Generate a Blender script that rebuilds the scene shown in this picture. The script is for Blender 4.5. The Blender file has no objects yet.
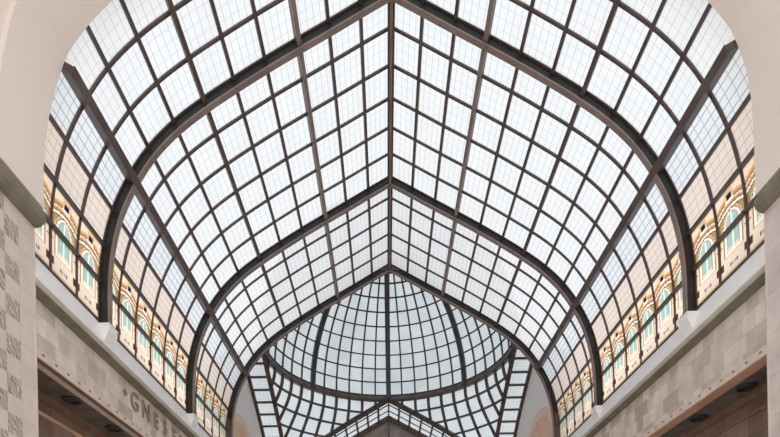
import bpy, bmesh, math
from mathutils import Vector, Matrix

S = bpy.context.scene
COL = S.collection
ZC = 1.6                                   # eye height above the floor
D, R = 28.6, 6.55                          # crossing: centre distance, half width

# ------------------------------------------------------------------ camera, sky, exposure
cam_d = bpy.data.cameras.new('camera')
cam_d.sensor_fit = 'HORIZONTAL'
cam_d.sensor_width = 36.0
cam_d.lens = 548.0 / 780.0 * 36.0
cam_d.shift_x = (390 - 387.2) / 780.0
cam_d.shift_y = (619.4 - 218.5) / 780.0
cam_d.clip_end = 500
cam = bpy.data.objects.new('camera', cam_d)
COL.objects.link(cam)
ROLL = 0.0198
cr, sr = math.cos(ROLL), math.sin(ROLL)
right = Vector((cr, 0, -sr)); up = Vector((sr, 0, cr)); back = Vector((0, -1, 0))
cam.matrix_world = Matrix(((right.x, up.x, back.x, -0.3726),
                           (right.y, up.y, back.y, 0.0),
                           (right.z, up.z, back.z, ZC), (0, 0, 0, 1)))
S.camera = cam

world = bpy.data.worlds.new('overcast_sky')
S.world = world
world.use_nodes = True
wn = world.node_tree.nodes; wl = world.node_tree.links
wn.clear()
w_out = wn.new('ShaderNodeOutputWorld'); w_bg = wn.new('ShaderNodeBackground')
w_tc = wn.new('ShaderNodeTexCoord'); w_sep = wn.new('ShaderNodeSeparateXYZ'); w_ramp = wn.new('ShaderNodeValToRGB')
wl.new(w_tc.outputs['Generated'], w_sep.inputs[0]); wl.new(w_sep.outputs['Z'], w_ramp.inputs[0])
wl.new(w_ramp.outputs[0], w_bg.inputs[0]); wl.new(w_bg.outputs[0], w_out.inputs[0])
e = w_ramp.color_ramp.elements
e[0].position = 0.0; e[0].color = (0.93, 0.95, 0.98, 1)
e[1].position = 0.9; e[1].color = (1.0, 1.0, 1.0, 1)
w_bg.inputs[1].default_value = 1.34

S.view_settings.view_transform = 'Standard'
S.view_settings.look = 'None'
S.view_settings.gamma = 1.0
S.view_settings.use_curve_mapping = False
S.view_settings.exposure = 0.0
S.cycles.max_bounces = 12
S.cycles.diffuse_bounces = 6
S.cycles.transparent_max_bounces = 16

# ------------------------------------------------------------------ materials
def lin(c):
    return tuple((v / 255 / 12.92 if v / 255 <= 0.04045 else ((v / 255 + 0.055) / 1.055) ** 2.4) for v in c)

def new_mat(name):
    m = bpy.data.materials.new(name); m.use_nodes = True
    n = m.node_tree.nodes; n.clear()
    return m, n, m.node_tree.links

def noise_col(n, l, c0, c1, scale, detail=4.0, lo=0.35, hi=0.65, stretch=None):
    tc = n.new('ShaderNodeTexCoord'); nz = n.new('ShaderNodeTexNoise'); rp = n.new('ShaderNodeValToRGB')
    nz.inputs['Scale'].default_value = scale; nz.inputs['Detail'].default_value = detail
    if stretch:
        mp = n.new('ShaderNodeMapping'); mp.inputs['Scale'].default_value = stretch
        l.new(tc.outputs['Object'], mp.inputs[0]); l.new(mp.outputs[0], nz.inputs['Vector'])
    else:
        l.new(tc.outputs['Object'], nz.inputs['Vector'])
    l.new(nz.outputs['Fac'], rp.inputs[0])
    rp.color_ramp.elements[0].position = lo; rp.color_ramp.elements[0].color = (*c0, 1)
    rp.color_ramp.elements[1].position = hi; rp.color_ramp.elements[1].color = (*c1, 1)
    return rp.outputs[0], nz.outputs['Fac']

def solid(name, c0, c1, scale=3.0, rough=0.6, metallic=0.0, bump=0.0, stretch=None):
    m, n, l = new_mat(name)
    out = n.new('ShaderNodeOutputMaterial'); b = n.new('ShaderNodeBsdfPrincipled')
    col, fac = noise_col(n, l, c0, c1, scale, stretch=stretch)
    l.new(col, b.inputs['Base Color']); b.inputs['Roughness'].default_value = rough
    b.inputs['Metallic'].default_value = metallic
    if bump:
        bp = n.new('ShaderNodeBump'); bp.inputs['Strength'].default_value = bump; bp.inputs['Distance'].default_value = 0.02
        l.new(fac, bp.inputs['Height']); l.new(bp.outputs[0], b.inputs['Normal'])
    l.new(b.outputs[0], out.inputs[0])
    return m

def math_node(n, l, op, a, b=None, c=None):
    k = n.new('ShaderNodeMath'); k.operation = op
    for i, v in enumerate((a, b, c)):
        if v is None: continue
        if isinstance(v, (int, float)): k.inputs[i].default_value = v
        else: l.new(v, k.inputs[i])
    return k.outputs[0]

def glass(name, tint, lines=None, line_tint=0.55, diffuse=0.35, cells=(4, 5), lw=0.03, mottled=0.05):
    """Thin frosted pane: part straight through, part scattered; fine wire grid from the pane's own uv."""
    m, n, l = new_mat(name)
    out = n.new('ShaderNodeOutputMaterial')
    col, _ = noise_col(n, l, tuple(v * (1 - mottled) for v in tint), tint, 0.9)
    if lines:
        uv = n.new('ShaderNodeUVMap'); sp = n.new('ShaderNodeSeparateXYZ')
        l.new(uv.outputs[0], sp.inputs[0])
        def grid(sock, k, w):
            a = math_node(n, l, 'MULTIPLY', sock, float(k))
            f = math_node(n, l, 'FRACT', a)
            d = math_node(n, l, 'ABSOLUTE', math_node(n, l, 'SUBTRACT', f, 0.5))
            return math_node(n, l, 'GREATER_THAN', d, 0.5 - w * k / 2)
        g = math_node(n, l, 'MAXIMUM', math_node(n, l, 'MULTIPLY', grid(sp.outputs[0], cells[0], lw), 0.6), grid(sp.outputs[1], cells[1], lw))
        mx = n.new('ShaderNodeMixRGB'); mx.blend_type = 'MIX'
        l.new(g, mx.inputs[0]); l.new(col, mx.inputs[1])
        mx.inputs[2].default_value = (*[v * line_tint for v in tint], 1)
        col = mx.outputs[0]
    tr = n.new('ShaderNodeBsdfTransparent'); tl = n.new('ShaderNodeBsdfTranslucent'); ms = n.new('ShaderNodeMixShader')
    l.new(col, tr.inputs[0]); l.new(col, tl.inputs[0])
    ms.inputs[0].default_value = diffuse
    l.new(tr.outputs[0], ms.inputs[1]); l.new(tl.outputs[0], ms.inputs[2]); l.new(ms.outputs[0], out.inputs[0])
    return m

def stone_blocks(name, c_lo, c_hi, mortar, bw, bh, axes='YZ', msize=0.006, bump=0.15, offset=0.5, rough=0.65):
    m, n, l = new_mat(name)
    out = n.new('ShaderNodeOutputMaterial'); b = n.new('ShaderNodeBsdfPrincipled')
    tc = n.new('ShaderNodeTexCoord'); sp = n.new('ShaderNodeSeparateXYZ'); cb = n.new('ShaderNodeCombineXYZ')
    l.new(tc.outputs['Object'], sp.inputs[0])
    l.new(sp.outputs[axes[0]], cb.inputs[0]); l.new(sp.outputs[axes[1]], cb.inputs[1])
    br = n.new('ShaderNodeTexBrick')
    br.offset = offset
    br.inputs['Scale'].default_value = 1.0
    br.inputs['Brick Width'].default_value = bw; br.inputs['Row Height'].default_value = bh
    br.inputs['Mortar Size'].default_value = msize; br.inputs['Mortar Smooth'].default_value = 0.2
    br.inputs['Bias'].default_value = 0.0
    br.inputs['Color1'].default_value = (*c_lo, 1); br.inputs['Color2'].default_value = (*c_hi, 1)
    br.inputs['Mortar'].default_value = (*mortar, 1)
    l.new(cb.outputs[0], br.inputs['Vector'])
    nz = n.new('ShaderNodeTexNoise'); nz.inputs['Scale'].default_value = 2.4; nz.inputs['Detail'].default_value = 8
    l.new(tc.outputs['Object'], nz.inputs['Vector'])
    mr = n.new('ShaderNodeMapRange'); mr.inputs[1].default_value = 0.3; mr.inputs[2].default_value = 0.7
    mr.inputs[3].default_value = 0.86; mr.inputs[4].default_value = 1.1
    l.new(nz.outputs['Fac'], mr.inputs[0])
    mx = n.new('ShaderNodeMixRGB'); mx.blend_type = 'MULTIPLY'; mx.inputs[0].default_value = 1.0
    l.new(br.outputs['Color'], mx.inputs[1]); l.new(mr.outputs[0], mx.inputs[2])
    l.new(mx.outputs[0], b.inputs['Base Color']); b.inputs['Roughness'].default_value = rough
    bp = n.new('ShaderNodeBump'); bp.inputs['Strength'].default_value = bump; bp.inputs['Distance'].default_value = 0.02
    inv = math_node(n, l, 'SUBTRACT', 1.0, br.outputs['Fac'])
    l.new(inv, bp.inputs['Height']); l.new(bp.outputs[0], b.inputs['Normal'])
    l.new(b.outputs[0], out.inputs[0])
    return m

def carved_checker(name, plain, dark, cell_y, cell_z, y_edge):
    """Pilaster facing: plain border strip, then a checker of plain and scroll-carved square stones."""
    m, n, l = new_mat(name)
    out = n.new('ShaderNodeOutputMaterial'); b = n.new('ShaderNodeBsdfPrincipled')
    tc = n.new('ShaderNodeTexCoord'); sp = n.new('ShaderNodeSeparateXYZ')
    l.new(tc.outputs['Object'], sp.inputs[0])
    a = math_node(n, l, 'DIVIDE', math_node(n, l, 'SUBTRACT', y_edge, sp.outputs['Y']), cell_y)
    c = math_node(n, l, 'DIVIDE', math_node(n, l, 'ADD', sp.outputs['Z'], 0.105), cell_z)
    fa = math_node(n, l, 'FLOOR', a); fc = math_node(n, l, 'FLOOR', c)
    par = math_node(n, l, 'MODULO', math_node(n, l, 'ADD', math_node(n, l, 'ADD', fa, fc), 40.0), 2.0)
    chk = math_node(n, l, 'MULTIPLY', math_node(n, l, 'GREATER_THAN', par, 0.5), math_node(n, l, 'GREATER_THAN', a, 0.0))
    # scrolls
    wv = n.new('ShaderNodeTexWave'); wv.wave_type = 'RINGS'; wv.inputs['Scale'].default_value = 4.0
    wv.inputs['Distortion'].default_value = 9.0; wv.inputs['Detail'].default_value = 1.5; wv.inputs['Detail Scale'].default_value = 1.6
    l.new(tc.outputs['Object'], wv.inputs['Vector'])
    rp = n.new('ShaderNodeValToRGB')
    rp.color_ramp.elements[0].position = 0.25; rp.color_ramp.elements[0].color = (*dark, 1)
    rp.color_ramp.elements[1].position = 0.75; rp.color_ramp.elements[1].color = (*[v * 0.86 for v in plain], 1)
    l.new(wv.outputs['Fac'], rp.inputs[0])
    base, nf = noise_col(n, l, tuple(v * 0.9 for v in plain), plain, 2.2)
    # per-stone tone and joints
    fz = math_node(n, l, 'ABSOLUTE', math_node(n, l, 'SUBTRACT', math_node(n, l, 'FRACT', c), 0.5))
    fy = math_node(n, l, 'ABSOLUTE', math_node(n, l, 'SUBTRACT', math_node(n, l, 'FRACT', a), 0.5))
    jnt = math_node(n, l, 'MAXIMUM', math_node(n, l, 'GREATER_THAN', fz, 0.486),
                    math_node(n, l, 'MULTIPLY', math_node(n, l, 'GREATER_THAN', fy, 0.486), math_node(n, l, 'GREATER_THAN', a, -0.2)))
    m1 = n.new('ShaderNodeMixRGB'); l.new(chk, m1.inputs[0]); l.new(base, m1.inputs[1]); l.new(rp.outputs[0], m1.inputs[2])
    m2 = n.new('ShaderNodeMixRGB'); l.new(jnt, m2.inputs[0]); l.new(m1.outputs[0], m2.inputs[1])
    m2.inputs[2].default_value = (*[v * 0.7 for v in plain], 1)
    l.new(m2.outputs[0], b.inputs['Base Color']); b.inputs['Roughness'].default_value = 0.7
    bp = n.new('ShaderNodeBump'); bp.inputs['Strength'].default_value = 0.4; bp.inputs['Distance'].default_value = 0.03
    l.new(math_node(n, l, 'MULTIPLY', chk, wv.outputs['Fac']), bp.inputs['Height']); l.new(bp.outputs[0], b.inputs['Normal'])
    l.new(b.outputs[0], out.inputs[0])
    return m

M = {}
M['bronze'] = solid('brown_painted_steel', (0.072, 0.049, 0.042), (0.11, 0.077, 0.067), 2.0, 0.45)
M['flange'] = solid('flange_brown_steel', (0.19, 0.14, 0.124), (0.27, 0.205, 0.185), 1.6, 0.42, stretch=(1, 1, 1))
M['black'] = solid('black_rib_web', (0.006, 0.005, 0.005), (0.014, 0.011, 0.01), 2.5, 0.5)  # near-black even colour for the rib webs
M['bar'] = solid('glazing_bar_brown', (0.072, 0.051, 0.046), (0.105, 0.077, 0.07), 3.0, 0.45)
M['grey_steel'] = solid('dome_grey_steel', (0.035, 0.036, 0.038), (0.06, 0.06, 0.062), 2.0, 0.5)
M['dome_rib'] = solid('dome_rib_steel', (0.065, 0.062, 0.062), (0.10, 0.096, 0.095), 2.0, 0.5)
M['ring'] = solid('dome_ring_steel', (0.10, 0.09, 0.085), (0.18, 0.165, 0.155), 3.0, 0.5)
M['roof_glass'] = glass('wired_roof_glass', (0.755, 0.768, 0.778), True, 0.72, 0.9, lw=0.02)
M['side_glass'] = glass('wired_shoulder_glass', (0.69, 0.715, 0.74), True, 0.5, 0.88, lw=0.026)
M['peach_glass'] = glass('peach_tinted_glass', (0.73, 0.625, 0.555), True, 0.6, 0.88, lw=0.02)
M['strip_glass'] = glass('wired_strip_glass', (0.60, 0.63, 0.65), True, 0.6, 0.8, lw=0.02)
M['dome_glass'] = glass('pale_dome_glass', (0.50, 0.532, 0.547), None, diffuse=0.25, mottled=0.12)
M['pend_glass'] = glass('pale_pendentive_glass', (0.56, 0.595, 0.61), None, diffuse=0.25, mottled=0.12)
for nm, c in dict(cream=(246, 225, 204), gold=(206, 152, 100), pale_gold=(232, 196, 148), teal=(172, 206, 196), white=(255, 250, 240),
                  blue=(36, 42, 72), brown=(92, 62, 54), olive=(172, 150, 104), slate=(104, 122, 134), umber=(140, 92, 62)).items():
    M['st_' + nm] = glass('stained_' + nm + '_glass', lin(c), None, diffuse=0.8, mottled=0.12)
M['plaster'] = solid('pinkish_plaster', (0.84, 0.735, 0.66), (0.88, 0.78, 0.71), 0.5, 0.85)
M['white'] = solid('white_plaster', (0.92, 0.895, 0.885), (0.94, 0.915, 0.905), 0.8, 0.8)
M['sill'] = solid('white_marble_sill', (0.9, 0.875, 0.86), (0.95, 0.925, 0.91), 3.5, 0.5)
M['moulding'] = solid('olive_moulding_and_cove_shade', (0.17, 0.15, 0.11), (0.24, 0.21, 0.155), 2.5, 0.6)  # dark tone also carries the shade under the cornice lip
M['lip'] = solid('grey_green_lip', (0.5, 0.48, 0.41), (0.6, 0.57, 0.5), 2.5, 0.6)
M['frieze'] = stone_blocks('beige_marble_blocks', (0.50, 0.41, 0.345), (0.80, 0.70, 0.63), (0.48, 0.40, 0.335), 0.36, 0.37, 'YZ', 0.004, 0.1, 0.33)
M['trim_stone'] = solid('pinkish_trim_stone', (0.66, 0.54, 0.46), (0.76, 0.64, 0.56), 3.0, 0.6)
M['terracotta'] = solid('terracotta_moulding', (0.56, 0.33, 0.215), (0.68, 0.42, 0.29), 4.0, 0.55, stretch=(1, 0.3, 1))
M['terracotta_shaded'] = solid('shaded_terracotta', (0.20, 0.115, 0.08), (0.28, 0.165, 0.115), 4.0, 0.5)  # terracotta darkened in colour for the strips lying in shade
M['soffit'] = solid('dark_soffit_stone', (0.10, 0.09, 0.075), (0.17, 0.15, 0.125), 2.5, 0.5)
M['brown_tile'] = stone_blocks('shaded_brown_wall_tiles', (0.19, 0.115, 0.082), (0.31, 0.20, 0.15), (0.10, 0.065, 0.05), 0.42, 1.1, 'YZ', 0.008, 0.2, 0.0, 0.35)  # brown combines the tile's tint with the shade of the aisle
M['pilaster'] = carved_checker('carved_pilaster_stone', (0.72, 0.625, 0.565), (0.34, 0.28, 0.235), 0.35, 0.327, 9.33)
M['plain_stone'] = stone_blocks('plain_pilaster_stone', (0.60, 0.53, 0.48), (0.70, 0.62, 0.57), (0.46, 0.4, 0.35), 3.0, 0.72, 'YZ', 0.005, 0.1)
M['gable'] = solid('grey_brown_gable_stone', (0.27, 0.22, 0.195), (0.40, 0.335, 0.30), 1.3, 0.7)
M['pink'] = solid('pink_arch_stone', (0.90, 0.66, 0.55), (0.93, 0.72, 0.62), 1.0, 0.7)
M['rose'] = solid('rose_niche_plaster', (0.84, 0.55, 0.41), (0.88, 0.61, 0.47), 1.0, 0.7)
M['letter'] = solid('shade_toned_stone', (0.25, 0.195, 0.15), (0.33, 0.265, 0.21), 4.0, 0.6)  # frieze stone darkened to stand for letter shadow edges and notch shade
M['floor'] = stone_blocks('floor_slabs', (0.80, 0.74, 0.68), (0.86, 0.80, 0.74), (0.6, 0.55, 0.5), 0.8, 0.8, 'XY', 0.006, 0.1)
M['lamp_black'] = solid('downlight_black', (0.012, 0.011, 0.01), (0.02, 0.018, 0.016), 5.0, 0.4)
M['lamp_rim'] = solid('downlight_rim', (0.05, 0.044, 0.038), (0.07, 0.06, 0.05), 5.0, 0.4)

# ------------------------------------------------------------------ mesh helpers
class MB:
    """Collects solids into one mesh; points are given in hall coordinates (z measured from eye height)."""
    def __init__(self): self.v = []; self.f = []; self.uv = []
    def add(self, vs, fs, uvs=None):
        o = len(self.v); self.v += [tuple(p) for p in vs]
        self.f += [tuple(i + o for i in q) for q in fs]
        for k, q in enumerate(fs): self.uv.append(uvs[k] if uvs else None)
        return self
    def box(self, x0, x1, y0, y1, z0, z1):
        vs = [(x, y, z) for x in (x0, x1) for y in (y0, y1) for z in (z0, z1)]
        return self.add(vs, [(0, 1, 3, 2), (4, 6, 7, 5), (0, 4, 5, 1), (2, 3, 7, 6), (0, 2, 6, 4), (1, 5, 7, 3)])
    def loft(self, rings, closed=False, cap=True):
        """rings: list of equal-length closed loops."""
        n = len(rings[0]); vs = [p for r in rings for p in r]; fs = []
        m = len(rings)
        for i in range(m if closed else m - 1):
            a, b = i * n, ((i + 1) % m) * n
            for j in range(n):
                k = (j + 1) % n
                fs.append((a + j, a + k, b + k, b + j))
        if cap and not closed:
            fs.append(tuple(range(n))[::-1]); fs.append(tuple((m - 1) * n + j for j in range(n)))
        return self.add(vs, fs)
    def prism(self, poly, axis, a, b):
        """poly: 2-D loop extruded along axis ('X': (y,z), 'Y': (x,z))."""
        def P(p, t): return (t, p[0], p[1]) if axis == 'X' else (p[0], t, p[1])
        return self.loft([[P(p, a) for p in poly], [P(p, b) for p in poly]])
    def build(self, name, mat, parent=None, smooth=False, local=False):
        me = bpy.data.meshes.new(name)
        off = Vector((0, 0, 0)) if local else Vector((0, 0, ZC))
        if parent is not None and not local: off = off - world_loc(parent)
        me.from_pydata([tuple(Vector(p) + off) for p in self.v], [], self.f)
        if any(u for u in self.uv):
            ul = me.uv_layers.new(name='UVMap')
            for poly, u in zip(me.polygons, self.uv):
                for li, c in zip(poly.loop_indices, u or [(0.5, 0.5)] * poly.loop_total): ul.data[li].uv = c
        else:
            bm = bmesh.new(); bm.from_mesh(me); bmesh.ops.recalc_face_normals(bm, faces=bm.faces); bm.to_mesh(me); bm.free()
        me.materials.append(mat)
        if smooth:
            for p in me.polygons: p.use_smooth = True
        o = bpy.data.objects.new(name, me); COL.objects.link(o)
        if parent is not None: o.parent = parent
        return o

def world_loc(o):
    p = Vector(o.location)
    while o.parent: o = o.parent; p += o.location
    return p

def thing(name, label, cat, loc=(0, 0, 0), group=None):
    o = bpy.data.objects.new(name, None); COL.objects.link(o)
    o.location = (loc[0], loc[1], loc[2] + ZC); o.empty_display_size = 0.2
    return tag(o, label, cat, group)

def tag(o, label, cat, group=None):
    o['label'] = label; o['category'] = cat; o['kind'] = 'thing'
    if group: o['group'] = group
    return o

def struct(name, mb, mat, smooth=False):
    o = mb.build(name, mat, None, smooth); o['kind'] = 'structure'; return o

# ------------------------------------------------------------------ vault profile: 13 panes from ridge to sill
P = [(0, 14.25), (.72, 13.85), (1.44, 13.44), (2.16, 13.04), (2.88, 12.63), (3.59, 12.20), (4.29, 11.75), (4.95, 11.26),
     (5.53, 10.69), (6.0, 10.02), (6.36, 9.29), (6.58, 8.50), (6.68, 7.69), (6.70, 6.75)]

def pr(u):
    """Point of the right half of the glass profile at pane number u (0 ridge .. 13 sill)."""
    u = max(0.0, min(13.0, u)); i = min(12, int(u)); t = u - i
    p1, p2 = P[i], P[i + 1]
    p0 = P[i - 1] if i > 0 else (2 * p1[0] - p2[0], 2 * p1[1] - p2[1])
    p3 = P[i + 2] if i < 12 else (2 * p2[0] - p1[0], 2 * p2[1] - p1[1])
    return tuple(0.5 * (2 * p1[k] + (p2[k] - p0[k]) * t + (2 * p0[k] - 5 * p1[k] + 4 * p2[k] - p3[k]) * t * t
                        + (3 * p1[k] - p0[k] - 3 * p2[k] + p3[k]) * t ** 3) for k in (0, 1))

def frame_at(u, side):
    """point, tangent (towards sill), inward normal of the profile on one side."""
    x, z = pr(u); a = pr(u - 0.05); b = pr(u + 0.05)
    tx, tz = b[0] - a[0], b[1] - a[1]; L = math.hypot(tx, tz); tx /= L; tz /= L
    return (side * x, z), (side * tx, tz), (side * tz, -tx)

def half_path(u0, u1, side, step=0.25, off=0.0):
    n = max(1, round((u1 - u0) / step)); r = []
    for k in range(n + 1):
        u = u0 + (u1 - u0) * k / n
        p, t, nn = frame_at(u, side)
        if u < 1e-6 and off:                                  # mitre on the ridge line
            r.append((0.0, p[1] + off / nn[1])) if nn[1] else r.append(p)
        else: r.append((p[0] + nn[0] * off, p[1] + nn[1] * off))
    return r

def full_path(off=0.0, u1=13.0, foot=None):
    L = half_path(0, u1, -1, off=off)[::-1]; Rr = half_path(0, u1, 1, off=off)
    return L + Rr[1:]

NAVE = lambda t, s, z: (t, s, z)
ARM_L = lambda t, s, z: (-s, D + t, z)
ARM_R = lambda t, s, z: (s, D + t, z)

def arch_solid(mb, off0, off1, s0, s1, mp=NAVE, path=None):
    a = full_path(off0) if path is None else path(off0)
    b = full_path(off1) if path is None else path(off1)
    rings = [[mp(p[0], s0, p[1]), mp(p[0], s1, p[1]), mp(q[0], s1, q[1]), mp(q[0], s0, q[1])] for p, q in zip(a, b)]
    return mb.loft(rings)

def long_bar(mb, u, side, w, d0, d1, s0, s1, mp=NAVE):
    """bar along the vault at pane line u, w wide, from d0 to d1 inside the glass."""
    p, t, nn = frame_at(u, side)
    c = [(p[0] + t[0] * a + nn[0] * b, p[1] + t[1] * a + nn[1] * b) for a, b in ((-w / 2, d0), (w / 2, d0), (w / 2, d1), (-w / 2, d1))]
    return mb.loft([[mp(x, s, z) for x, z in c] for s in (s0, s1)])

def cross_bar(mb, u0, u1, side, w, d0, d1, s, mp=NAVE):
    path = lambda off: half_path(u0, u1, side, off=off)
    return arch_solid(mb, d0, d1, s - w / 2, s + w / 2, mp, path)

def panes(mb, us, ss, side, mp=NAVE, sub=3):
    """glass sheets, one uv square per pane."""
    for i in range(len(us) - 1):
        for j in range(len(ss) - 1):
            vs = []; fs = []; uvs = []
            for k in range(sub + 1):
                u = us[i] + (us[i + 1] - us[i]) * k / sub
                x, z = pr(u)
                vs += [mp(side * x, ss[j], z), mp(side * x, ss[j + 1], z)]
            for k in range(sub):
                a, b = k / sub, (k + 1) / sub
                fs.append((2 * k, 2 * k + 1, 2 * k + 3, 2 * k + 2)); uvs.append([(0, a), (1, a), (1, b), (0, b)])
            mb.add(vs, fs, uvs)
    return mb

# ------------------------------------------------------------------ the setting: floor, walls, arch wall
struct('floor', MB().box(-16, 16, -6, 46, -ZC - 0.2, -ZC), M['floor'])

Y0, Y1 = 9.75, 22.05
PX = {-1: 6.52, 1: 6.485}
LB = {-1: 4.97, 1: 4.76}                  # underside of the lintels
for s, nm in ((-1, 'left'), (1, 'right')):
    b = LB[s]
    def bx(mb, xa, xb, *r):
        return mb.box(min(s * xa, s * xb), max(s * xa, s * xb), *r)
    struct('wall_' + nm, bx(MB(), 6.74, 7.0, Y0, Y1, b + 0.16, 6.74), M['frieze'])
    struct('trim_1' if s < 0 else 'trim_2',                                   # sloping white sill above the cornice
           MB().prism([(s * 6.5, 6.22), (s * 6.5, 6.27), (s * 6.655, 6.74), (s * 6.95, 6.74), (s * 6.95, 6.22)], 'Y', Y0, Y1), M['sill'])
    struct('trim_3' if s < 0 else 'trim_4',                                   # cornice lip
           MB().prism([(s * 6.5, 6.215), (s * 6.48, 6.19), (s * 6.48, 6.16), (s * 6.52, 6.12), (s * 6.9, 6.12), (s * 6.9, 6.215)], 'Y', Y0, Y1), M['lip'])
    struct('trim_5' if s < 0 else 'trim_6',                                   # cove under the lip, underside shade put into its dark colour
           MB().prism([(s * 6.53, 6.125), (s * 6.56, 6.105), (s * 6.64, 6.09), (s * 6.70, 6.075), (s * 6.745, 6.06), (s * 6.9, 6.06), (s * 6.9, 6.125)], 'Y', Y0, Y1), M['moulding'])
    # band with carved notches, their shade shown by dark raised marks, along the foot of the frieze
    band = struct('trim_7' if s < 0 else 'trim_8', bx(MB(), 6.715, 7.0, Y0, Y1, b, b + 0.165), M['trim_stone'])
    nb = MB()
    k = 0
    while Y0 + 0.12 + 0.4 * k < Y1 - 0.2:
        y = Y0 + 0.12 + 0.4 * k; k += 1
        nb.loft([[(s * 6.714, y + dy * q, b + 0.10 + dz * q) for dy, dz in ((-.055, -.02), (.0, -.03), (.055, .0), (.02, .028), (-.04, .02))]
                 for q in (1.0, 0.55)][:1] + [[(s * 6.704, y + dy * .5, b + 0.10 + dz * .5) for dy, dz in ((-.055, -.02), (.0, -.03), (.055, .0), (.02, .028), (-.04, .02))]])
    nb.build('carved_notch_shade', M['letter'], band)
    # soffit over the side aisle: terracotta borders (shade coloured into the left and inner ones) and a dark recessed middle
    wb = 0.10 if s < 0 else 0.27
    struct('trim_9' if s < 0 else 'trim_10', bx(MB(), 6.74, 6.74 + wb, Y0, Y1, b - 0.012, b + 0.16), M['terracotta'] if s > 0 else M['terracotta_shaded'])
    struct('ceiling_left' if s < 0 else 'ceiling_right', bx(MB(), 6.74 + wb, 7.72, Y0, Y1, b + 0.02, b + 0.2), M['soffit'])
    struct('trim_11' if s < 0 else 'trim_12', bx(MB(), 7.62, 7.75, Y0, Y1, b - 0.14, b + 0.02), M['terracotta_shaded'])
    struct('wall_aisle_left' if s < 0 else 'wall_aisle_right', bx(MB(), 7.75, 8.0, Y0, Y1, -ZC, b + 0.2), M['brown_tile'])
    # piers that carry the lintel ends
    struct('trim_13' if s < 0 else 'trim_14', bx(MB(), 7.70, 7.8, Y0, Y1, b - 0.44, b - 0.36), M['terracotta'] if s < 0 else M['terracotta_shaded'])
    struct('wall_pier_left' if s < 0 else 'wall_pier_right', bx(MB(), PX[s], 9.0, 8.6, Y0, -ZC, 7.42), M['pilaster'] if s < 0 else M['plain_stone'])
    struct('trim_15' if s < 0 else 'trim_16', bx(MB(), PX[s] - 0.008, PX[s] + 0.03, Y0 - 0.035, Y0 + 0.008, -ZC, 7.2), M['trim_stone'])
    # impost moulding at the springing of the arch
    struct('trim_17' if s < 0 else 'trim_18',
           MB().prism([(s * 6.47, 7.10), (s * 6.40, 7.12), (s * 6.33, 7.18), (s * 6.305, 7.26), (s * 6.32, 7.34), (s * 6.36, 7.39), (s * 6.40, 7.42),
                       (s * 8.9, 7.42), (s * 8.9, 7.10)], 'Y', 8.55, Y0 + 0.02), M['moulding'])

# plaster arch wall: semi-elliptical opening, 1.15 m deep
a_w = MB(); N = 72
inner = [(6.33 * math.cos(math.pi * k / N), 7.9 + 6.0 * math.sin(math.pi * k / N)) for k in range(N + 1)]
def zglass(x):
    u = 0.0
    while pr(u)[0] < abs(x) and u < 13: u += 0.02
    return pr(u)[1]
inner = [(x, min(z, zglass(x) - 0.07)) if abs(x) < 6.25 else (x, z) for x, z in inner]
inner = [(6.33, 7.42)] + inner + [(-6.33, 7.42)]
outer = []
for x, z in inner:
    k_ = 1.10 if z > 9.5 else 1.2
    outer.append((x * k_, 7.42 + (z - 7.42) * 1.10 + 0.05))
outer[0] = (9.0, 7.42); outer[-1] = (-9.0, 7.42)
ye = lambda x, z: Y0 - 0.16 * min(1.0, max(0.0, x) / 5.0) * min(1.0, max(0.0, (z - 8.3) / 1.2))
a_w.loft([[(i[0], 8.6, i[1]), (i[0], ye(*i), i[1]), (o[0], ye(*i), o[1]), (o[0], 8.6, o[1])] for i, o in zip(inner, outer)])
struct('wall_front', a_w, M['plaster'])
a_w = MB()
in2 = [(x * 1.012, 7.42 + (z - 7.42) * 1.012) for x, z in inner]
a_w.loft([[(i[0], 6.9, i[1]), (i[0], 8.6, i[1]), (o[0], 8.6, o[1]), (o[0], 6.9, o[1])] for i, o in zip(in2, outer)])
struct('wall_entrance', a_w, M['plaster'])
for s, nm in ((-1, 'left'), (1, 'right')):
    x0, x1 = sorted((s * 6.56, s * 9.0))
    struct('wall_entrance_pier_' + nm, MB().box(x0, x1, 6.9, 8.6, -ZC, 7.42), M['plain_stone'])

# ------------------------------------------------------------------ arch ribs, ridge, purlins
ORD = ['nearest', 'middle', 'farthest']
RIB_Y = [12.37, 17.70, 22.03]
for y, o in zip(RIB_Y, ORD):
    t = thing('arch_rib', o + ' brown steel arch rib with black web spanning the glazed vault', 'arch rib', (0, y, 6.9), 'steel arch ribs of the vault')
    arch_solid(MB(), 0.22, 0.26, y - 0.13, y).build('lower_flange', M['flange'], t)
    arch_solid(MB(), 0.02, 0.225, y - 0.085, y - 0.055).build('web', M['black'], t)
    arch_solid(MB(), -0.02, 0.02, y - 0.13, y - 0.01).build('upper_flange', M['bronze'], t)
    arch_solid(MB(), 0.19, 0.222, y - 0.115, y - 0.08).build('web_fillet', M['black'], t)
    for s in (-1, 1):
        x0, x1 = sorted((s * 6.38, s * 6.74))
        MB().box(x0, x1, y - 0.22, y + 0.03, 6.672, 6.70).build('base_plate', M['bronze'], t)
        p = thing('rib_pedestal', 'white stone pedestal under the %s arch rib on the %s sill' % (o, 'left' if s < 0 else 'right'), 'pedestal', (s * 6.55, y - 0.1, 6.4), 'rib pedestals along the sills')
        poly = lambda q: [(s * 6.39, 6.64), (s * 6.75, 6.64), (s * 6.75, 6.23), (s * 6.52, 6.23), (s * 6.39, 6.52)]
        MB().prism(poly(0), 'Y', y - 0.27, y + 0.12).build('block', M['sill'], p)
        MB().box(min(s * 6.375, s * 6.7), max(s * 6.375, s * 6.7), y - 0.28, y + 0.13, 6.63, 6.672).build('cap', M['sill'], p)

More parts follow.
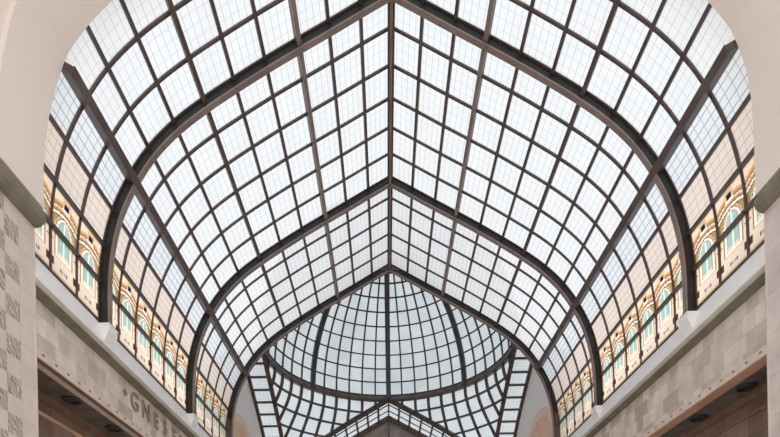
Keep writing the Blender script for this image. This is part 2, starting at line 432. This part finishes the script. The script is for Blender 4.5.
ridge = thing('ridge_beam', 'brown steel ridge beam along the top of the glazed vault', 'beam', (0, 9.7, 14.0))
MB().box(-0.085, 0.085, 9.76, 21.95, 14.02, 14.16).build('beam', M['bronze'], ridge)
MB().box(-0.035, 0.035, 9.76, 21.95, 13.97, 14.03).build('bottom_rail', M['flange'], ridge)

PUR = {3: (0.085, 0.19, 'upper'), 6: (0.08, 0.15, 'middle'), 9: (0.135, 0.265, 'lowest and thickest')}
for u, (w, dep, nm) in PUR.items():
    for s in (-1, 1):
        sd = 'left' if s < 0 else 'right'
        t = thing('purlin', '%s brown steel purlin running the length of the vault, %s slope' % (nm, sd), 'purlin', (s * P[u][0], 9.7, P[u][1] - 0.3), 'purlins of the glazed vault')
        long_bar(MB(), u, s, w, 0.0, dep - 0.03, 9.76 if s < 0 else 9.616, 21.95).build('web', M['bronze'], t)
        long_bar(MB(), u, s, w * 1.2, dep - 0.03, dep, 9.76 if s < 0 else 9.616, 21.95).build('flange', M['bronze'] if u > 3 else M['flange'], t)

# ------------------------------------------------------------------ glazed roof sections between ribs and purlins
def lsp(a, b, n): return [a + (b - a) * k / n for k in range(n + 1)]
BAYS = [(lsp(9.616, 12.28, 3), 'before the nearest rib'), (lsp(12.28, 17.61, 6), 'between nearest and middle ribs'),
        (lsp(17.61, 21.94, 5), 'between middle and farthest ribs')]
SEC = [(0, 3, 'roof_glass', 'beside the ridge beam'), (3, 6, 'roof_glass', 'on the mid slope'), (6, 9, 'roof_glass', 'on the curved shoulder'), (9, 11, None, 'above the stained glass')]
for bay, where in BAYS:
    for s in (-1, 1):
        ys = [max(9.76 if s < 0 else 9.616, y) for y in bay]
        sd = 'left' if s < 0 else 'right'
        for u0, u1, gm, pos in SEC:
            x, z = pr((u0 + u1) / 2)
            t = thing('roof_glazing', 'wired glass section %s, %s side, %s' % (pos, sd, where), 'roof glazing', (s * x, ys[0], z), 'glazed sections of the vault')
            br = MB()
            for u in range(u0 + 1, u1): long_bar(br, u, s, 0.075, -0.01, 0.05, ys[0], ys[-1])
            for y in ys[1:-1]: cross_bar(br, u0, u1, s, 0.062, -0.015, 0.04, y)
            br.build('glazing_bars', M['bar'], t)
            if gm: panes(MB(), list(range(u0, u1 + 1)), ys, s).build('glass_panes', M[gm], t)
            else:
                panes(MB(), [9, 10], ys, s).build('glass_panes', M['side_glass'], t)
                pg = panes(MB(), [10, 11], ys, s).build('tinted_panes', M['peach_glass'], t); pg['label'] = 'peach tinted glass panes'

# ------------------------------------------------------------------ stained-glass windows
def design(p, q):
    """p across -1..1, q down 0..1 -> glass colour."""
    a = abs(p)
    if a < 0.17 and 0.075 < q < 0.145: return 'blue'
    if q < 0.045: return 'cream'
    if a < 0.27 and 0.045 < q < 0.17: return 'white' if q > 0.15 else 'pale_gold'
    ar = 0.275 + 0.07 * a * a                                  # banded canopy
    if q < ar:
        g = ar - q
        if g < 0.014: return 'umber'
        if g < 0.045: return 'white'
        if g < 0.06: return 'umber'
        if g < 0.09: return 'gold'
        if g < 0.115: return 'cream'
        if g < 0.128: return 'umber'
        if g < 0.16: return 'gold'
        if g < 0.185: return 'pale_gold'
        return 'cream'
    h, spring = 0.46, 0.465
    def inside(k):
        if a > k: return False
        top = spring - 0.165 * math.sqrt(max(0.0, 1 - (a / k) ** 1.8)) * (k / h) ** 0.5
        return q > top and q < 0.72 + (k - h) * 0.12
    if inside(h - 0.05):
        if a < 0.055: return 'white'
        if q > 0.675: return 'cream'
        return 'teal'
    if inside(h): return 'gold'
    if inside(h + 0.14): return 'white'
    if inside(h + 0.19): return 'umber'
    if inside(h + 0.27): return 'pale_gold'
    if a > 0.90 and q < 0.62: return 'gold'
    if q < 0.50: return 'olive' if a < 0.84 else 'umber'
    if 0.75 < q < 0.763: return 'gold'
    if 0.835 < q < 0.885 and 0.05 < a < 0.27: return 'slate' if a < 0.12 or a > 0.17 else 'cream'
    if 0.78 < q < 0.865 and 0.74 < a < 0.92: return 'brown'
    if 0.925 < q < 0.94: return 'pale_gold'
    if 0.59 < q < 0.61 and a > 0.75: return 'umber'
    return 'cream'

KEYS = ['cream', 'gold', 'pale_gold', 'white', 'blue', 'brown', 'olive', 'slate', 'umber']
def make_window(s, w):
    cols = {}; NX, NZ = 36, 74
    for i in range(NX):
        for j in range(NZ):
            p = -1 + 2 * (i + 0.5) / NX; q = (j + 0.5) / NZ
            c = design(p, q)
            k = ('teal_lancet', p < 0) if c == 'teal' else ('blue_inset', 0) if c == 'blue' and q < 0.3 else ('leaded_panel', 0)
            cols.setdefault(k, []).append((i, j, c))
    t = bpy.data.objects.new('stained_glass_window', None); COL.objects.link(t)
    x0, z0 = pr(13); t.location = (s * x0, 0, z0 + ZC)
    for k, cells in cols.items():
        mb = MB(); ids = {}
        def vert(a, b):
            if (a, b) not in ids:
                x, z = pr(11 + 2 * b / NZ); ids[a, b] = len(mb.v); mb.v.append((s * (x - x0), w * a / NX, z - z0))
            return ids[a, b]
        for i, j, c in cells:
            mb.f.append((vert(i, j), vert(i + 1, j), vert(i + 1, j + 1), vert(i, j + 1))); mb.uv.append(None)
        o = mb.build(k[0], M['st_' + {'teal_lancet': 'teal', 'blue_inset': 'blue'}.get(k[0], 'cream')], t, local=True)
        if k[0] == 'leaded_panel':
            for n_ in KEYS[1:]: o.data.materials.append(M['st_' + n_])
            for poly, (i, j, c) in zip(o.data.polygons, cells): poly.material_index = KEYS.index(c)
        else: o['label'] = 'teal glass lancet' if k[1] or k[0] == 'teal_lancet' else 'dark blue glass square'
    fb = MB()
    def rel(x, y, z): return (x - s * x0, y, z - z0)
    cross_bar(fb, 11, 13, s, 0.03, -0.012, 0.022, 0.015, rel); cross_bar(fb, 11, 13, s, 0.03, -0.012, 0.022, w - 0.015, rel)
    long_bar(fb, 11, s, 0.075, -0.02, 0.065, 0, w, rel); long_bar(fb, 12.97, s, 0.05, -0.02, 0.06, 0, w, rel)
    fb.build('frame', M['bar'], t, local=True)
    tb = MB(); long_bar(tb, 12, s, 0.075, -0.03, 0.07, 0.02, w - 0.02, rel)
    tb.build('transom', M['bar'], t, local=True)
    return t

def copy_tree(o):
    c = o.copy(); COL.objects.link(c)
    for ch in o.children:
        d = ch.copy(); COL.objects.link(d); d.parent = c
    return c

ORDN = ['first', 'second', 'third', 'fourth', 'fifth', 'sixth']
WTXT = ['before the nearest arch rib', 'past the nearest arch rib', 'past the middle arch rib']
for s in (-1, 1):
    for (ys, _), txt in zip(BAYS, WTXT):
        w = ys[1] - ys[0]; proto = None; n = len(ys) - 1
        for k in range(n):
            t = make_window(s, w) if proto is None else copy_tree(proto)
            proto = proto or t
            t.location.y = ys[k]
            num = ORDN[n - 1 - k] if txt.startswith('before') else ORDN[k]
            tag(t, '%s stained-glass window with teal lancets %s, on the %s wall' % (num, txt, 'left' if s < 0 else 'right'), 'window', 'stained-glass windows along the vault')

# ------------------------------------------------------------------ crossing: arches, short arms, pendentives
def gable_rib(name, label, mp, s_in, w, grp, deep=0.16):
    t = thing(name, label, 'arch rib', mp(0, s_in, 6.9), grp)
    arch_solid(MB(), deep - 0.04, deep, s_in - w / 2, s_in + w / 2, mp).build('lower_flange', M['bronze'], t)
    arch_solid(MB(), -0.02, deep - 0.035, s_in - w / 3, s_in + w / 3, mp).build('web', M['bronze'], t)
    return t
CG = 'arch ribs around the domed crossing'
for mp, sd in ((ARM_L, 'left'), (ARM_R, 'right')):
    s = -1 if sd == 'left' else 1
    gable_rib('crossing_rib', 'inner brown steel rib of the %s glass strip under the dome' % sd, mp, 6.58, 0.24, CG)
    gable_rib('crossing_rib', 'outer brown steel rib of the %s glass strip, against white wall' % sd, mp, 7.68, 0.22, CG)
    t = thing('glass_strip', 'ladder-like wired glass strip on the %s of the dome crossing' % sd, 'roof glazing', mp(0, 7.1, 9), 'glass strips around the crossing')
    gl = MB()
    for sg in (-1, 1):
        for u in range(0 if sg > 0 else 1, 13): long_bar(MB(), u, sg, 0.10, -0.02, 0.08, 6.66, 7.6, mp).build('glazing_bar', M['bar'], t)
        panes(gl, list(range(0, 14)), [6.66, 7.6], sg, mp)
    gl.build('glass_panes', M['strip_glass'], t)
    # white gable wall at the end of the arm, with a rose stone arch in it
    prof = full_path(0.0)
    poly = [(D + p[0], p[1]) for p in prof] + [(D + 6.7, -ZC), (D - 6.7, -ZC)]
    xa, xb = s * 7.76, s * 8.1
    struct('wall_' + sd + '_arm', MB().prism(poly, 'X', xa, xb), M['white'])
    rc = 7.25
    tr = thing('stone_arch', 'pink stone arch set in the white gable wall on the %s' % sd, 'arch', (s * 7.7, D - .1, -ZC), 'pink arches in the gable walls')
    arcp = lambda r: [(D - 0.1 + r * math.cos(math.pi * k / 40), rc + r * math.sin(math.pi * k / 40)) for k in range(41)]
    mb = MB(); o_, i_ = arcp(3.4), arcp(2.95)
    mb.loft([[(s * 7.77, a[0], a[1]), (s * 7.70, a[0], a[1]), (s * 7.70, b[0], b[1]), (s * 7.77, b[0], b[1])] for a, b in zip(o_, i_)])
    for q in (-1, 1):
        y0, y1 = sorted((D - 0.1 + q * 2.95, D - 0.1 + q * 3.4))
        mb.box(min(s * 7.77, s * 7.70), max(s * 7.77, s * 7.70), y0, y1, -ZC, rc)
    mb.build('archivolt', M['pink'], tr)
    mb = MB(); o2, i2 = arcp(2.95), arcp(2.6)
    mb.loft([[(s * 7.77, a[0], a[1]), (s * 7.735, a[0], a[1]), (s * 7.735, b[0], b[1]), (s * 7.77, b[0], b[1])] for a, b in zip(o2, i2)])
    mb.build('inner_order', M['rose'], tr)
    MB().prism(arcp(2.6) + [(D - 2.7, -ZC), (D + 2.5, -ZC)], 'X', s * 7.765, s * 7.75).build('niche', M['rose'], tr)

# far arm
FAR = lambda t, s, z: (t, s, z)
gable_rib('crossing_rib', 'brown steel rib framing the far gable under the dome', FAR, D + R + 0.05, 0.30, CG, 0.24)
t = thing('glass_strip', 'pitched glass strip above the stone gable at the far end', 'roof glazing', (0, 36, 9), 'glass strips around the crossing')
br = MB(); gl = MB(); FY = lsp(D + R + 0.15, 38.4, 3)
for sg in (-1, 1):
    for u in range(1, 13): long_bar(br, u, sg, 0.11, -0.02, 0.10, FY[0], FY[-1])
    for y in FY[1:-1]: cross_bar(br, 0, 13, sg, 0.06, -0.02, 0.05, y)
    panes(gl, list(range(0, 14)), FY, sg)
br.build('glazing_bars', M['bar'], t); gl.build('glass_panes', M['strip_glass'], t)
MB().box(-0.05, 0.05, FY[0], FY[-1], 14.0, 14.2).build('ridge_bar', M['ring'], t)
gable_rib('crossing_rib', 'dark steel rib along the top of the far stone gable', FAR, 38.3, 0.2, CG, 0.30)
struct('wall_back', MB().prism([(p[0], p[1]) for p in full_path(0.0)] + [(6.7, -ZC), (-6.7, -ZC)], 'Y', 38.42, 38.8), M['gable'])
struct('trim_19', MB().box(-0.06, 0.06, 38.34, 38.43, -ZC, 13.9), M['ring'])

def zprof(t):
    lo, hi = 0.0, 13.0
    for _ in range(40):
        m = (lo + hi) / 2
        if pr(m)[0] < t: lo = m
        else: hi = m
    return pr(lo)[1] - 0.2
def pz(r): return zprof(math.sqrt(max(0.0, r * r - R * R)))
def rz(z):
    lo, hi = R, R * math.sqrt(2)
    for _ in range(40):
        m = (lo + hi) / 2
        if pz(m) > z: lo = m
        else: hi = m
    return lo
def pt(r, th, z): return (r * math.sin(th), D + r * math.cos(th), z)
CORN = ['far right', 'near right', 'near left', 'far left']
for c in range(4):
    th0 = math.radians(90 * c)
    t = thing('pendentive_glazing', 'curved pale glass pendentive under the dome ring, %s corner' % CORN[c], 'roof glazing', pt(7, th0 + math.pi / 4, 11), 'glass pendentives of the crossing')
    gl = MB(); br = MB(); NS = 48; NR = 14
    rows = []
    for k in range(NS + 1):
        th = math.pi / 2 * k / NS
        rm = R / max(math.cos(th), math.sin(th))
        # spacing by height keeps the strip even where the surface starts vertical
        zt, zb = pz(R), pz(rm)
        rows.append([pt(rz(zt + (zb - zt) * j / NR) if j else R, th0 + th, zt + (zb - zt) * j / NR) for j in range(NR + 1)])
    vs = [p for r_ in rows for p in r_]
    gl.add(vs, [(k * (NR + 1) + j, k * (NR + 1) + j + 1, (k + 1) * (NR + 1) + j + 1, (k + 1) * (NR + 1) + j) for k in range(NS) for j in range(NR)])
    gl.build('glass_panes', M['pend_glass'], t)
    def strip(th, w, zlist):
        rg = []
        for z in zlist:
            r = rz(z); tt = (math.cos(th) * w / 2, -math.sin(th) * w / 2)
            q = []
            for sg, rr in ((-1, r + .03), (1, r + .03), (1, r - .09), (-1, r - .09)):
                x, y, zz = pt(rr, th, z); q.append((x + sg * tt[0], y + sg * tt[1], zz))
            rg.append(q)
        br.loft(rg)
    for k in range(1, 12):
        th = math.radians(7.5 * k); rm = R / max(math.cos(th), math.sin(th))
        strip(th0 + th, 0.165, [pz(R) + (pz(rm) - pz(R)) * j / 10 for j in range(11)])
    for z in (13.27, 12.5, 11.75, 11.0, 10.3, 9.6, 9.0):
        r = rz(z)
        if r >= R * 1.4: continue
        lim = math.acos(min(1, R / r)) if r > R else 0
        ths = lsp(lim, math.pi / 2 - lim, 24)
        br.loft([[pt(r + .03, th0 + q, z - .05), pt(r - .09, th0 + q, z - .05), pt(r - .09, th0 + q, z + .05), pt(r + .03, th0 + q, z + .05)] for q in ths])
    br.build('glazing_bars', M['bar'], t)

# ------------------------------------------------------------------ dome
dome = thing('glass_dome', 'pale glass dome with eight dark ribs above the crossing', 'dome', (0, D, 14.1))
ZR = 14.1
def dp(ph, th, r=R): return (r * math.cos(ph) * math.sin(th), D + r * math.cos(ph) * math.cos(th), ZR + r * math.sin(ph))
PH = [math.radians(2.3 + 6.97 * k) for k in range(13)]
gl = MB(); NA = 96
rr = [lsp(0, PH[0], 1)[0]] + PH
vs = [dp(ph, 2 * math.pi * k / NA) for ph in rr for k in range(NA)]
gl.add(vs, [(i * NA + k, i * NA + (k + 1) % NA, (i + 1) * NA + (k + 1) % NA, (i + 1) * NA + k) for i in range(len(rr) - 1) for k in range(NA)])
gl.add([dp(PH[-1], 2 * math.pi * k / NA) for k in range(NA)], [tuple(range(NA))])
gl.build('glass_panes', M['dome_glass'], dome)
br = MB()
def mer(mb, th, w, d0, d1, p0, p1, n=24):
    rg = []
    for ph in lsp(p0, p1, n):
        q = []
        for sg, r in ((-1, R + d0), (1, R + d0), (1, R - d1), (-1, R - d1)):
            x, y, z = dp(ph, th, r); q.append((x + sg * math.cos(th) * w / 2, y - sg * math.sin(th) * w / 2, z))
        rg.append(q)
    mb.loft(rg)
for k in range(48):
    if k % 6: mer(br, math.radians(7.5 * k), 0.085, 0.02, 0.06, 0.0, PH[10])
for ph in PH[1:]:
    rg = []
    dph = 0.035 / R
    for k in range(96):
        th = 2 * math.pi * k / 96
        rg.append([dp(ph - dph, th, R + .02), dp(ph + dph, th, R + .02), dp(ph + dph, th, R - .06), dp(ph - dph, th, R - .06)])
    br.loft(rg, closed=True)
br.build('glazing_bars', M['grey_steel'], dome)
for k in range(8):
    mb = MB(); mer(mb, math.radians(45 * k), 0.30, 0.02, 0.14, 0.0, PH[12]); mer(mb, math.radians(45 * k), 0.12, -0.13, 0.20, 0.0, PH[12])
    mb.build('rib', M['dome_rib'], dome)
def ringm(mb, r0, r1, z0, z1):
    mb.loft([[pt(r0, 2 * math.pi * k / 96, z0), pt(r1, 2 * math.pi * k / 96, z0), pt(r1, 2 * math.pi * k / 96, z1), pt(r0, 2 * math.pi * k / 96, z1)] for k in range(96)], closed=True)
    return mb
rb = ringm(MB(), 6.45, 6.66, 14.06, 14.30).build('ring_beam', M['ring'], dome)
ringm(MB(), 6.42, 6.68, 13.98, 14.06).build('flange', M['bronze'], rb)
ringm(MB(), 6.42, 6.62, 14.30, 14.36).build('top_rail', M['grey_steel'], rb)

# ------------------------------------------------------------------ downlights in the side soffits
for s, spots in ((-1, [(7.22, 12.07), (7.20, 13.87)]), (1, [(7.31, 11.58), (7.31, 13.37)])):
    for (x, y), num in zip(spots, ('nearer', 'farther')):
        zb = LB[s] + 0.02
        t = thing('downlight', '%s round black downlight in the soffit on the %s side' % (num, 'left' if s < 0 else 'right'), 'lamp', (s * x, y, zb), 'round downlights in the soffits')
        def disc(r0, r1, z0, z1):
            return MB().loft([[(s * x + r0 * math.cos(a), y + r0 * math.sin(a), z0), (s * x + r1 * math.cos(a), y + r1 * math.sin(a), z0),
                               (s * x + r1 * math.cos(a), y + r1 * math.sin(a), z1), (s * x + r0 * math.cos(a), y + r0 * math.sin(a), z1)]
                              for a in [2 * math.pi * k / 32 for k in range(32)]], closed=True)
        disc(0.17, 0.20, zb - 0.06, zb).build('rim', M['lamp_rim'], t)
        c = MB(); ring_ = lambda r, z: [(s * x + r * math.cos(2 * math.pi * k / 32), y + r * math.sin(2 * math.pi * k / 32), z) for k in range(32)]
        c.loft([ring_(0.171, zb - 0.035), ring_(0.10, zb - 0.02), ring_(0.10, zb - 0.002)]); c.build('reflector', M['lamp_black'], t)

# ------------------------------------------------------------------ raised lettering on the left frieze
dg = bpy.context.evaluated_depsgraph_get()
TXT = [('+', 13.5, .24, 5.70), ('G', 14.02, .46, 5.68), ('N', 14.68, .46, 5.68), ('E', 15.32, .42, 5.66), ('S', 15.92, .44, 5.67), ('E', 16.62, .42, 5.66), ('U', 17.3, .42, 5.66)]
for ch, y, h, z in TXT:
    cu = bpy.data.curves.new('glyph', 'FONT'); cu.body = ch; cu.size = h / 0.72; cu.extrude = 0.02; cu.offset = 0.003
    cu.align_x = 'CENTER'; cu.align_y = 'CENTER'
    ob = bpy.data.objects.new('glyph', cu); COL.objects.link(ob)
    dg = bpy.context.evaluated_depsgraph_get(); dg.update()
    me = bpy.data.meshes.new_from_object(ob.evaluated_get(dg))
    bpy.data.objects.remove(ob)
    o = bpy.data.objects.new('letter', me); COL.objects.link(o)
    me.materials.clear(); me.materials.append(M['letter'])
    o.matrix_world = Matrix(((0, 0, 1, -6.72), (1, 0, 0, y), (0, 1, 0, z + ZC), (0, 0, 0, 1)))
    tag(o, 'raised shade-toned stone %s on the left frieze' % ('cross sign before the letters' if ch == '+' else
        'letter %s%s' % (ch, ' after the N' if (ch, y) == ('E', 15.32) else ' after the S' if ch == 'E' else '')), 'letter', 'raised letters on the left frieze')
